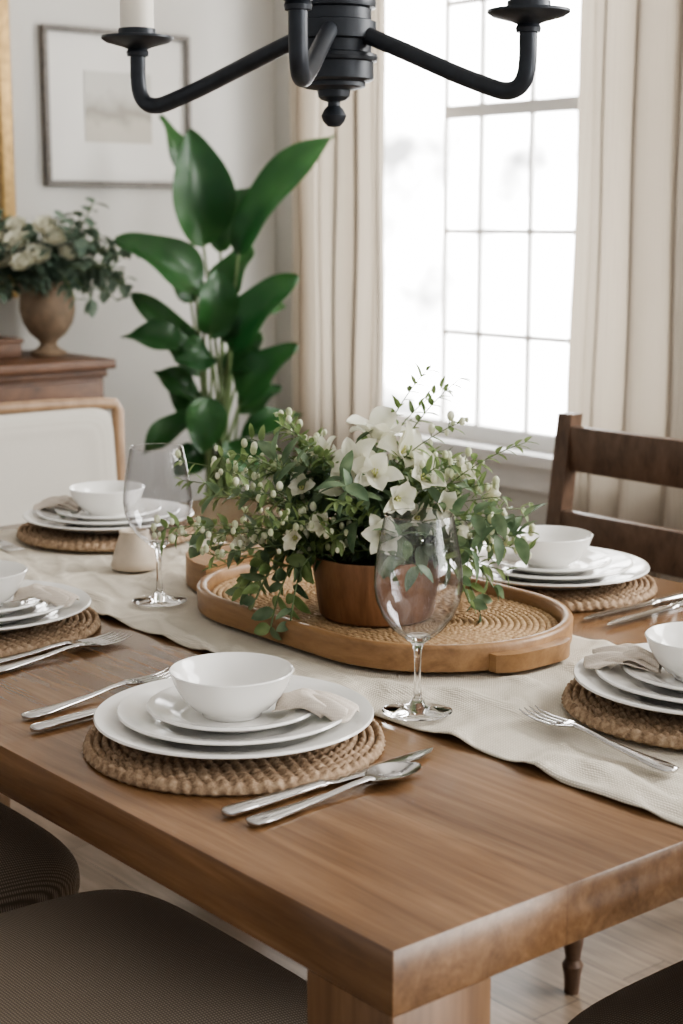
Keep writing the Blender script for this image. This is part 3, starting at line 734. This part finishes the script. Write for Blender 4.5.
obj('frame',m.mesh('frame',M_gold,True,30),parent=mr)
m=MB(); m.box(.002,.01,-W2+.045,W2-.045,-H2+.045,H2-.045); obj('mirror_glass',m.mesh('mirror_glass',plain('mirror_silver',(.8,.8,.8),.03,1),False),parent=mr)

# ------------------------------------------------------------------ big plant
pp=thing('potted_plant',(-4.25,2.97,0),"tall potted plant with large glossy dark green leaves","potted plant")
m=MB(); m.lathe([(0,0),(.13,0),(.14,.01),(.17,.3),(.175,.31),(.165,.315),(.155,.3),(.15,.27),(0,.27)],48); obj('pot',m.mesh('pot',M_potw),parent=pp,label="grey ceramic plant pot")
m=MB(); m.lathe([(0,.272),(.149,.272),(.149,.278),(0,.285)],32); obj('soil',m.mesh('soil',M_soil),parent=pp)
S=.00327
def PP(x,y,dep=0): return RT*((x-214)*S)+UP*(1.58-(y-120)*S)+FW*dep
lv=MB(); stm=MB()
leaves=[
 ((206,240),(198,136),54,-.02,-.05,(.35,-1,.1)),((190,185),(165,118),22,.03,.08,(.7,-1,.3)),((240,248),(322,140),42,-.03,-.08,(-.6,-1,.5)),
 ((205,285),(134,232),46,-.05,-.12,(.4,-1,.9)),((232,340),(290,270),42,-.06,-.12,(-.5,-1,.5)),((198,340),(134,322),30,-.08,-.12,(0,-.9,.9)),
 ((240,392),(290,336),38,-.04,-.10,(-.5,-1,.5)),((200,368),(140,290),34,.03,.0,(.6,-1,.4)),((214,384),(207,432),36,-.13,-.17,(0,-1,.2)),((204,404),(150,436),28,-.05,-.12,(0,-.8,.9)),
 ((222,296),(250,244),36,.02,.03,(-.6,-1,.3)),((212,326),(222,266),38,-.08,-.1,(.5,-1,.2)),((238,430),(296,406),26,.02,.06,(0,-.8,.9)),((220,246),(246,186),30,.08,.12,(-.5,-1,.3)),
 ((190,296),(166,254),30,.08,.1,(.6,-1,.3)),((205,420),(170,384),30,.06,.05,(.5,-1,.5)),((235,376),(258,330),32,.06,.08,(-.5,-1,.3)),((215,345),(184,345),32,-.1,-.16,(0,-1,.6)),((228,430),(256,462),28,-.05,-.1,(0,-.9,.6)),((238,298),(282,300),28,.05,.1,(0,-.9,.7)),
 ((225,360),(262,350),30,.0,-.04,(-.3,-1,.8)),((196,390),(158,362),26,.02,.0,(.3,-1,.7)),((222,330),(246,300),32,-.02,-.04,(-.7,-1,.3)),
 ((236,406),(276,382),28,.07,.09,(-.3,-1,.7)),((204,440),(176,462),28,.0,-.04,(.3,-1,.6)),((222,455),(262,440),26,.03,.02,(0,-1,.7))]
for (b0,t0,w,d0,d1,fc) in leaves:
    B=PP(*b0,d0); T=PP(*t0,d1); D=T-B; L=D.length*1.10
    upv=RT*fc[0]+FW*fc[1]+UP*fc[2]
    D2=D.normalized()+upv.normalized()*.42
    lv.leaf(B,D2,upv,L,w*S*1.12,.85,.42,20,wave=.013)
    base_p=Vector((rnd.uniform(-.05,.05),rnd.uniform(-.05,.05),.27))
    mid=Vector((B.x*.35+base_p.x*.6,B.y*.35+base_p.y*.6,(B.z+.27)*.5))
    stm.tube(curve(base_p,mid,B,12)+[B+D*.15],[.009-.005*i/13 for i in range(14)],8)
obj('stems',stm.mesh('stems',M_stem),parent=pp,kind="stuff")
obj('leaves',lv.mesh('leaves',M_leaf,True,180,False),parent=pp,kind="stuff")

# ------------------------------------------------------------------ light
w_=bpy.data.worlds.new('World'); bpy.context.scene.world=w_; w_.use_nodes=True
nt=w_.node_tree; bg=nt.nodes['Background']; bg.inputs[0].default_value=(1,.995,.985,1)
tc=N(nt,'ShaderNodeTexCoord'); sp=N(nt,'ShaderNodeSeparateXYZ'); nt.links.new(tc.outputs['Generated'],sp.inputs[0])
mr_=N(nt,'ShaderNodeMapRange',interpolation_type='SMOOTHSTEP'); nt.links.new(sp.outputs['Y'],mr_.inputs['Value'])
mr_.inputs['From Min'].default_value=.0; mr_.inputs['From Max'].default_value=.55; mr_.inputs['To Min'].default_value=.58; mr_.inputs['To Max'].default_value=10.5
nf=noisetex(nt,tc.outputs['Generated'],16,3,.5)
cl=ramp(nt,nf,[(.38,(.16,.16,.16)),(.53,(1,1,1))])
ml=N(nt,'ShaderNodeMath',operation='MULTIPLY'); nt.links.new(mr_.outputs[0],ml.inputs[0]); nt.links.new(cl,ml.inputs[1])
nt.links.new(ml.outputs[0],bg.inputs[1])
def area(name,loc,target,sx,sy,power,col):
    l=bpy.data.lights.new(name,'AREA'); l.shape='RECTANGLE'; l.size=sx; l.size_y=sy; l.energy=power; l.color=col
    o=bpy.data.objects.new(name,l); C.objects.link(o); o.location=loc
    o.rotation_euler=(Vector(target)-Vector(loc)).to_track_quat('-Z','Y').to_euler(); return o
area('added_fill_light',(-.6,3.3,2.1),(-1.7,1.2,.75),1.4,1.1,70,(1,.99,.97))  # added off-camera area fill inside the room, no side window stands here

# ------------------------------------------------------------------ camera
cam=bpy.data.cameras.new('camera'); co=bpy.data.objects.new('camera',cam); C.objects.link(co)
p=math.radians(10.34); fw=Vector((-.7716*math.cos(p),.6361*math.cos(p),-math.sin(p)))
co.location=(0,0,1.27); co.rotation_euler=fw.to_track_quat('-Z','Y').to_euler()
cam.sensor_fit='VERTICAL'; cam.sensor_height=36; cam.lens=56.25; cam.clip_start=.05
cam.dof.use_dof=True; cam.dof.focus_distance=1.72; cam.dof.aperture_fstop=7
bpy.context.scene.camera=co
vs_=bpy.context.scene.view_settings
vs_.view_transform='AgX'; vs_.look='AgX - Medium High Contrast'; vs_.exposure=.5
